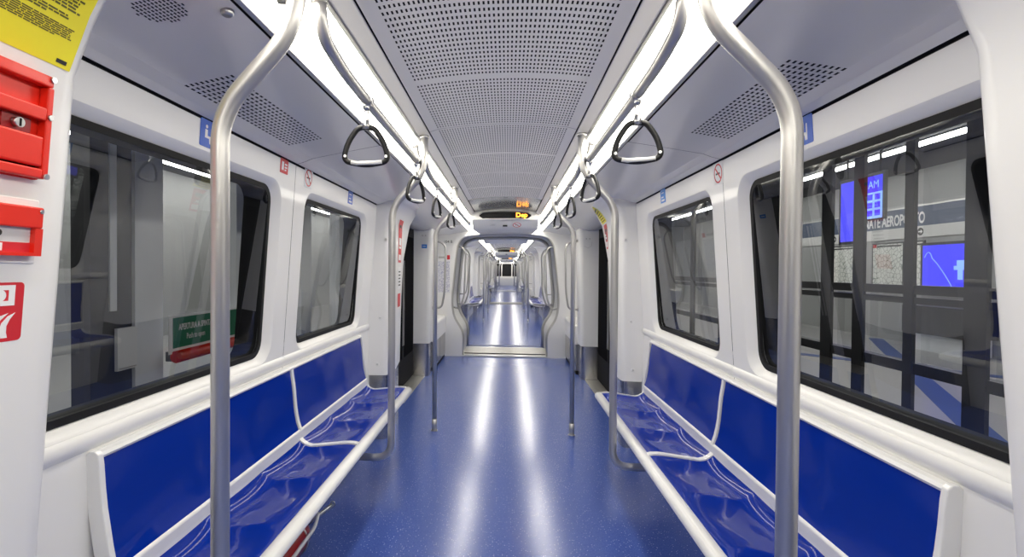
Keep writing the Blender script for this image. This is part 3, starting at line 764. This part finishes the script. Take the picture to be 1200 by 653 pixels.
A = thing('alarm_call_point', 'red fire alarm call point with glass window below red emergency handle box', 'alarm box', fr(0, 0, 0))
frame_box(MB(), -.08, .112, -.062, .060, -.01, .004).build('wall_plate', WHITE, A, bevel=.002)
frame_box(MB(), -.07, .104, .006, .046, .004, .024).build('housing', RED, A, bevel=.003)
frame_box(MB(), -.07, .104, -.046, -.040, .004, .024).build('housing_foot', RED, A)
frame_box(MB(), .088, .104, -.040, .006, .004, .024).build('housing_side', RED, A)
frame_box(MB(), -.07, -.055, -.040, .006, .004, .024).build('housing_side', RED, A)
frame_box(MB(), -.055, .088, -.040, .006, .004, .014).build('break_panel', STRAPGREY, A)
frame_box(MB(), -.055, .088, -.040, -.022, .014, .015).build('red_label', REDINK, A)
frame_box(MB(), .015, .035, -.038, -.024, .015, .0155).build('pictogram', WHITEINK, A)
MB().tube([fr(.025, -.006, .014), fr(.025, -.006, .018)], .006, 10).build('button', BLACKINK, A)
MB().tube([fr(.098, .038, .022), fr(.098, .038, .026)], .004, 8).build('screw', CHROME, A)
fr = near_frame(1.316, .80)
hand = [rect(-.035, .030, .026, .040), rect(-.045, -.02, .012, .045)]
square = [rect(.024, .080, .012, .021), rect(.024, .080, .041, .050), rect(.024, .036, .021, .041), rect(.068, .080, .021, .041)]
def flame(dx, k):
    o = [(dx + .000 * k, -.048), (dx - .006 * k, -.034), (dx + .000 * k, -.020), (dx + .016 * k, -.008), (dx + .036 * k, -.002), (dx + .022 * k, -.014), (dx + .014 * k, -.026), (dx + .014 * k, -.038), (dx + .018 * k, -.048)]
    return o
sticker('fire_sticker', 'red and white fire alarm pictogram sticker, lowest on nearest left pillar', fr, rrect(-.07, .098, -.055, .055, .008, 4), REDINK,
        [('hand_symbol', WHITEINK, hand + square), ('button_symbol', WHITEINK, [circ(.052, .031, .011)]), ('flame_symbol', WHITEINK, [flame(.0, 1.3), flame(.034, 1.0), flame(.058, .7)])])

# display and signs on the header at the end of the carriage
def display(m_):
    D = thing('destination_display', 'black destination display with orange letters above far gangway in {c}', 'display', (0, 6.63, 2.1), 'destination displays', True)
    mb = MB(); n = 16
    xs = frange(-.335, .335, n)
    def dz(x): return 2.148 - .010 * (x / .335) ** 2 - .030 * max(0, (abs(x) - .29) / .045) ** 2
    def db(x): return 2.066 - .004 * (x / .335) ** 2 + .030 * max(0, (abs(x) - .29) / .045) ** 2
    V = [(x, 6.625 + .02 * (x / .335) ** 2, z) for x in xs for z in (db(x), dz(x))] + [(x, 6.67, z) for x in xs for z in (db(x), dz(x))]
    K = 2 * (n + 1)
    Fs = [(2 * i, 2 * i + 2, 2 * i + 3, 2 * i + 1) for i in range(n)] + [(2 * i, 2 * i + 2, K + 2 * i + 2, K + 2 * i) for i in range(n)] + [(2 * i + 1, 2 * i + 3, K + 2 * i + 3, K + 2 * i + 1) for i in range(n)]
    mb.add(V, Fs); mb.build('screen', DISPLAY, D)
    MB().tube([(x, 6.64, dz(x) + .006) for x in xs], .008, 8).build('upper_lip', ALU, D)
    MB().tube([(x, 6.64, db(x) - .006) for x in xs], .007, 8).build('lower_lip', WHITE, D)
    text('Dep', .083, frame((.212, 6.622, 2.104), (1, 0, 0), (0, 0, 1)), ORANGE, D, bold=.0015, depth=.001, sx=1.05)
    return D
display(1)
fr = frame((.155, 6.7885, 1.9935), (1, 0, 0), (0, -.868, .496))
sticker('no_smoking_sign', 'round no smoking sign with red ring on white header below orange display', fr, circ(0, 0, .055), WHITEINK, [('ring', REDINK, slash_ring(.055, .008) + slash(.05)), ('cigarette', BLACKINK, cig)])
fr = frame((-.155, 6.7885, 1.9935), (1, 0, 0), (0, -.868, .496))
sticker('faint_label', 'faint grey label on white header left of no smoking sign', fr, rect(-.05, .04, -.03, .03), ENDWHITE, [('print', ALU, [rect(-.04, .02, -.012, -.006), rect(-.03, .03, .012, .018), rect(-.02, .015, 0, .004)])])
# route map and carriage number on the far end wall, left of the gangway
fr = frame((-.985, 8.197, 1.33), (1, 0, 0), (0, 0, 1))
T = sticker('route_map', 'tall printed route map on white end wall left of gangway', fr, rect(-.105, .105, -.32, .32), WHITEINK, [])
MB().prism(rect(-.095, .095, -.30, .20), fr, .0008, .0014).build('network_print', ROUTEPAPER, T)
MB().prism(rect(.05, .095, .23, .30), fr, .0008, .0014).build('red_print', REDINK, T)
MB().prism(rect(-.09, .03, .25, .28), fr, .0008, .0014).build('title_print', ALU, T)
T = thing('carriage_number', 'small black carriage number above the route map', 'lettering', (-.93, 8.196, 1.86))
text('104 B', .062, frame((-.92, 8.1965, 1.845), (1, 0, 0), (0, 0, 1)), BLACKINK, T, depth=.0006)
# small blue sticker and faint icons on end pillars
fr = frame((-1.045, 6.5985, 1.70), (1, 0, 0), (0, 0, 1))
sticker('blue_sticker', 'small bright blue sticker on white pillar beyond far left door', fr, rect(-.035, .035, -.025, .025), SKYINK, [('print', WHITEINK, [rect(-.02, .02, -.004, .004)])])
for s in (-1, 1):
    fr = frame((s * 1.05, 6.5985, 1.84 if s < 0 else 1.80), (1, 0, 0), (0, 0, 1))
    mk = [('icons', ALU, [circ(-.02, .0, .008, 10), circ(.02, 0, .008, 10)] + ([[(-.05, -.09), (.0, -.12), (.05, -.09), (.05, -.04), (.047, -.04), (.047, -.088), (0, -.116), (-.047, -.088)]] if s > 0 else []))]
    sticker('faint_icons', f'faint grey icons high on white pillar beyond far {SIDE[s]} door', fr, rect(-.04, .04, -.018, .018), WHITE, mk)

# fire extinguisher lying under the left bench
X = thing('fire_extinguisher', 'dark red fire extinguisher lying under front of left bench', 'extinguisher', (-.98, 2.3, 0))
MB().tube([(-.995, 1.98, .085), (-.995, 2.0, .085), (-.995, 2.03, .085), (-.995, 2.42, .085), (-.995, 2.47, .085), (-.995, 2.50, .085)], [.05, .068, .075, .075, .055, .025], 20).build('cylinder', DARKRED, X)
MB().tube([(-.995, 2.49, .085), (-.995, 2.55, .085)], .02, 12).build('valve', RUBBER, X)
MB().tube(fillet([(-.995, 2.53, .10), (-.935, 2.57, .14), (-.905, 2.45, .12), (-.915, 2.1, .10)], .05, 5), .009, 10).build('hose', STRAPGREY, X)
for y in (2.08, 2.38): MB().tube([(-.995 + .078 * math.cos(t), y, .085 + .078 * math.sin(t)) for t in [2 * PI * k / 20 for k in range(20)]], .006, 6, True).build('clamp_band', CHROME, X)
lug = MB(); lug.tube([(-.905 + .012 * math.cos(t), 2.70, .12 + .012 * math.sin(t)) for t in [2 * PI * k / 12 for k in range(12)]], .004, 6, True); lug.tube(fillet([(-.975, 2.55, .09), (-.925, 2.62, .115), (-.905, 2.69, .115)], .03, 4), .012, 8); lug.build('pull_ring', CHROME, X)

# ================================================================== FURTHER CARRIAGES
base = list(REPEAT)
for k in range(1, 4):
    for o, lab in base:
        if k == 3 and o.name.startswith('wall_back'): continue
        c = copy_tree(o, None, PITCHY * k)
        if lab: c['label'] = lab.format(c=CARS[k])
        nm = o.name.split('.')[0]
        if nm.startswith(('window_', 'door_')) and nm.split('_')[1].isdigit(): c.name = num(nm.split('_')[0])
        if nm.startswith('trim_'): c.name = num('trim')
# closed back end behind the camera, and the front of the train
MB_ = MB().box(-1.3, 1.3, Y0 - .08, Y0 - .03, 0, 2.4).build('wall_rear', ENDWHITE); solo(MB_)
yf = 3 * PITCHY + Y1
E = struct('wall_far', (0, yf, 0))
MB().box(-1.25, 1.25, yf, yf + .05, 0, .82).build('bulkhead', ENDWHITE, E)
MB().box(-1.25, 1.25, yf, yf + .05, 1.93, 2.3).build('bulkhead', ENDWHITE, E)
for a, b in ((-1.25, -.92), (-.50, -.40), (.40, .50), (.92, 1.25)): MB().box(a, b, yf, yf + .05, .82, 1.93).build('post', ENDWHITE, E)
MB().box(-.90, .90, yf - .35, yf, 0, .70).build('console', ENDWHITE, E, bevel=.02)
for a, b in ((-.92, -.50), (-.40, .40), (.50, .92)):
    wn = solo(MB().box(a, b, yf + .02, yf + .03, .82, 1.93).build(num('window'), DISPLAY))

# ================================================================== THE STATION OUTSIDE
TB = MB().box(-1.75, 1.75, -6, 60, -1.0, -.95).build('ground', CONCRETE); solo(TB)
def platform(s):
    xw = -7.0 if s < 0 else 8.0
    x0 = 1.62
    solo(MB().box(s * x0, xw, -6, 24, -.95, 0).build(f'floor', PLATFLOOR))
    solo(MB().box(xw, xw + s * .2, -6, 24, 0, 3.4).build(f'wall_platform_{SIDE[s]}', PLATWALL))
    solo(MB().box(s * x0, xw + s * .2, -6, 24, 3.4, 3.5).build('ceiling', PLATCEIL))
    solo(MB().box(s * x0, xw, 24, 24.2, 0, 3.4).build('wall_platform_end', PLATWALL)); solo(MB().box(s * x0, xw, -6.2, -6, 0, 3.4).build('wall_platform_end', PLATWALL))
    for x in (3.6, 6.3):
        L = thing('platform_lamp', f'dim tubular lamp over {"outer" if x > 5 else "inner"} {SIDE[s]} platform outside windows', 'lamp', (s * x, 8, 3.36))
        MB().box(s * (x - .05), s * (x + .05), -4, 22, 3.34, 3.38).build('diffuser', STATLAMP, L)
        MB().box(s * (x - .08), s * (x + .08), -4, 22, 3.38, 3.40).build('housing', PLATDARK, L)
for s in (-1, 1): platform(s)

# ---- left: platform screen doors
xl = -1.75
def screen(name, label, s, x, posts, panes, pm, rails_, pane_z, postw=.10):
    P = thing(name, label, 'screen door', (x, (posts[0][0] + posts[-1][1]) / 2, 0))
    for a, b in posts: MB().box(x - s * .005, x + s * postw, a, b, 0, 2.5).build('post', pm, P)
    y0, y1 = posts[0][0], posts[-1][1]
    for z0, z1 in rails_: MB().box(x + s * .002, x + s * .05, y0, y1, z0, z1).build('cross_rail', pm, P)
    for a, b in panes:
        MB().add([(x + s * .035, y, z) for y, z in rect(a, b, *pane_z)], [(0, 1, 2, 3)]).build('pane', CLEAR, P)
    return P
lposts = [(.2, .45), (1.2, 1.42), (2.308, 2.508), (3.23, 3.50), (4.30, 4.52), (5.3, 5.5), (6.35, 6.6), (7.5, 7.7), (9.0, 9.2)]
PSL = screen('platform_screen', 'pale grey platform screen doors outside left windows', -1, xl, lposts, [(lposts[i][1], lposts[i + 1][0] if i != 1 else 2.055) for i in range(len(lposts) - 1)], PLATGREY, [(0, .12), (2.38, 2.5)], (.12, 2.38))
fr = frame((-1.70, 2.86, 1.055), (0, 1, 0), (0, 0, 1))
T = thing('push_sign', 'green sign reading push to open on glass screen outside nearest left window', 'sign', fr(0, 0, 0))
MB().prism(rect(-.37, .37, -.105, .095), fr, -.004, .0).build('white_border', WHITEINK, T)
MB().prism(rect(-.34, .34, -.078, .082), fr, 0, .002).build('green_panel', GREENSIGN, T)
text('APERTURA A SPINTA', .046, frame(fr(-.145, .028, .0035), (0, 1, 0), (0, 0, 1)), WHITEINK, T, bold=.001, sx=.70)
text('Push to open', .044, frame(fr(-.145, -.026, .0035), (0, 1, 0), (0, 0, 1)), WHITEINK, T, sx=.72)
T = thing('push_bar', 'red push bar across screen door below green sign', 'push bar', (-1.69, 2.87, .94))
MB().tube([(-1.68, 2.515, .935), (-1.68, 3.4, .935)], .032, 14).build('bar', RED, T)
for y in (2.54, 3.20): MB().box(-1.74, -1.66, y - .02, y + .02, .91, .96).build('bracket', PLATDARK, T)
T = thing('notice_board', 'small blank white board on screen post outside nearest left window', 'sign', (-1.735, 2.24, .92))
MB().box(-1.745, -1.73, 2.178, 2.302, .925, 1.12).build('board', WHITEINK, T)
MB().box(-1.729, -1.727, 2.185, 2.295, .932, .936).build('edge', ALU, T)
MB().box(-1.85, -1.76, 2.06, 2.306, 0, 2.4).build('duct_cover', PLATDARK, PSL); MB().box(-1.757, -1.75, 2.16, 2.2, 1.2, 2.4).build('conduit', PLATGREY, PSL)
T = thing('hose_cabinet', 'red fire hose cabinet on far platform wall seen through nearest left window', 'cabinet', (-6.9, 12.5, 1.4))
MB().box(-6.99, -6.85, 12.0, 12.55, 1.4, 1.95).build('body', RED, T); MB().box(-6.995, -6.98, 12.05, 12.5, 1.0, 1.33).build('label', WHITEINK, T)
MB().box(-6.98, -6.97, 12.15, 12.4, 1.05, 1.28).build('symbol', REDINK, T)
T = thing('hydrant_box', 'tall narrow red box beside hose cabinet on far platform wall', 'cabinet', (-6.9, 13.2, 1.1))
MB().box(-6.99, -6.88, 13.0, 13.4, 1.1, 1.75).build('body', RED, T); MB().box(-6.88, -6.876, 13.08, 13.3, 1.3, 1.5).build('label', WHITEINK, T)
T = thing('guide_line', 'blue floor line along left platform edge behind screen doors', 'floor line', (-2.1, 5, .002))
MB().box(-2.25, -2.05, -4, 20, 0, .004).build('line', PLATBLUE, T)

# ---- right: platform screen doors, sign band, posters and screens
xr = 1.90
rposts = [(1.45, 1.55), (2.16, 2.262), (2.527, 2.582), (2.86, 2.94), (3.126, 3.22), (3.9, 4.0), (4.6, 4.7), (5.3, 5.4), (6.1, 6.2), (7.0, 7.1), (8.2, 8.3), (9.6, 9.7)]
screen('platform_screen', 'black framed platform screen doors outside right windows', 1, xr, rposts, [(rposts[i][1], rposts[i + 1][0]) for i in range(len(rposts) - 1)], PLATDARK, [(0, .10), (.93, .98), (1.255, 1.285), (1.298, 1.34), (2.4, 2.5)], (.98, 2.4), .012)
xs8 = 7.99
def wallfr(y, z): return frame((xs8, y, z), (0, -1, 0), (0, 0, 1))
T = thing('station_sign', 'long navy and white station name band on right platform wall', 'sign', (xs8, 10.5, 2.1))
MB().box(xs8 - .02, xs8, 5, 20, 2.30, 2.68).build('navy_band', SIGNNAVY, T)
MB().box(xs8 - .025, xs8, 5, 20, 2.08, 2.30).build('white_band', SIGNWHITE, T)
MB().box(xs8 - .03, xs8, 5, 20, 2.68, 2.71).build('top_rail', ALU, T)
text('LINATE AEROPORTO', .30, frame((xs8 - .0225, 11.39, 2.45), (0, -1, 0), (0, 0, 1)), WHITEINK, T, bold=.009, sx=.63)
for y in (10.59, 13.2):
    f2 = frame((xs8 - .0255, y, 2.19), (0, -1, 0), (0, 0, 1))
    MB().prism(circ(0, 0, .075), f2, 0, .002).build('arrow_disc', BLACKINK, T)
    MB().prism([(-.05, -.012), (.01, -.012), (.01, -.04), (.055, 0), (.01, .04), (.01, .012), (-.05, .012)], f2, .002, .004).build('arrow', WHITEINK, T)
    MB().prism(rect(-.17, -.10, -.06, .06), f2, 0, .002).build('exit_mark', BLACKINK, T)
for y0, y1, w_ in ((12.48, 13.40, 'first framed pale map poster on right platform wall, leftmost'), (11.02, 11.85, 'framed map poster with red corner on right platform wall, beside mullion'), (10.52, 10.86, 'narrow pale poster strip left of blue wall screen')):
    T = thing('map_poster', w_, 'poster', (xs8, (y0 + y1) / 2, 1.1))
    MB().box(xs8 - .03, xs8, y0 - .03, y1 + .03, 1.09, 2.02).build('frame', PLATDARK, T)
    MB().box(xs8 - .033, xs8 - .03, y0, y1, 1.12, 1.99).build('map_print', MAPPAPER, T)
    MB().box(xs8 - .036, xs8 - .033, y1 - .10, y1, 1.92, 1.99).build('red_corner', REDINK, T)
    MB().box(xs8 - .036, xs8 - .033, y0 + .03, y1 - .12, 1.93, 1.96).build('title_print', BLACKINK, T)
T = thing('wall_screen', 'blue glowing information screen on right platform wall', 'screen', (xs8, 10.0, 1.05))
MB().box(xs8 - .08, xs8, 9.2, 10.50, 1.02, 1.96).build('frame', PLATDARK, T)
MB().box(xs8 - .085, xs8 - .08, 9.24, 10.45, 1.07, 1.91).build('screen', SCREENBLUE, T)
f2 = frame((xs8 - .0855, 9.66, 1.4), (0, -1, 0), (0, 0, 1))
mb = MB()
for p in (rect(-.04, .10, .05, .22), rect(-.02, .08, -.12, .05), rect(-.10, -.04, .05, .12)): mb.prism(p, f2, 0, .003)
for p in (rect(0, .06, .1, .18), rect(.02, .06, -.08, .0)): pass
mb.build('pale_figure', SCREENPALE, T)
mb = MB(); arc = [(-.74 + .02 * k, .28 + .10 * math.sin(PI * min(1, k / 9)) - .55 * max(0, (k - 7) / 24) ** 1.3) for k in range(32)]
mb.tube([f2(a, b, .003) for a, b in arc], .006, 6); mb.build('pale_line', SCREENPALE, T)
T = thing('equipment_box', 'dark grey box below the blue wall screen on right platform', 'box', (7.7, 9.9, 0))
MB().box(7.45, 7.99, 9.0, 10.3, .3, .8).build('body', PLATDARK, T); MB().box(7.5, 7.98, 9.1, 10.2, 0, .3).build('plinth', PLATGREY, T)
T = thing('hanging_screen', 'tall bright blue screen hanging over right platform, right part standing for a reflection', 'screen', (4.5, 6.93, 1.78))
MB().box(4.5, 4.53, 6.88, 7.34, 1.76, 2.62).build('casing', PLATDARK, T); MB().box(4.5, 4.53, 6.50, 6.88, 2.04, 2.62).build('casing', PLATDARK, T)
MB().box(4.495, 4.5, 6.90, 7.30, 1.80, 2.58).build('screen', SCREENBLUE, T)
MB().box(4.495, 4.5, 6.54, 6.82, 2.38, 2.58).build('upper_screen', SCREENBLUE, T)  # this right part paints a blue reflection in the window glass
MB().box(4.495, 4.5, 6.54, 6.82, 2.06, 2.38).build('lower_screen', SCREENPALE, T)
text('AM', .13, frame((4.492, 6.68, 2.47), (0, -1, 0), (0, 0, 1)), SCREENPALE, T)
mb = MB()
for i in range(2):
    for j in range(3): mb.box(4.492, 4.495, 6.57 + i * .13, 6.66 + i * .13, 2.09 + j * .098, 2.16 + j * .098)
mb.build('squares', SCREENBLUE, T)
for y in (6.6, 7.2): MB().tube([(4.515, y, 2.6), (4.515, y, 3.42)], .015, 8).build('hanger', PLATDARK, T)
for k_, (p0, p1) in enumerate((((2.9, 2.5), (7.8, 11.5)), ((3.2, 11.0), (7.6, 6.5)))):
    T = thing('guide_line', f'blue floor line slanting {"away from" if k_ == 0 else "toward"} the train across right platform', 'floor line', (p0[0], p0[1], .002))
    d = Vector((p1[0] - p0[0], p1[1] - p0[1], 0)); n_ = Vector((-d.y, d.x, 0)).normalized() * .12
    a, b = Vector((*p0, 0)), Vector((*p1, 0))
    vs = [a - n_, b - n_, b + n_, a + n_]
    MB().add([(v.x, v.y, 0) for v in vs] + [(v.x, v.y, .004) for v in vs], [(0, 1, 2, 3), (4, 5, 6, 7), (0, 1, 5, 4), (1, 2, 6, 5), (2, 3, 7, 6), (3, 0, 4, 7)]).build('line', PLATBLUE, T)
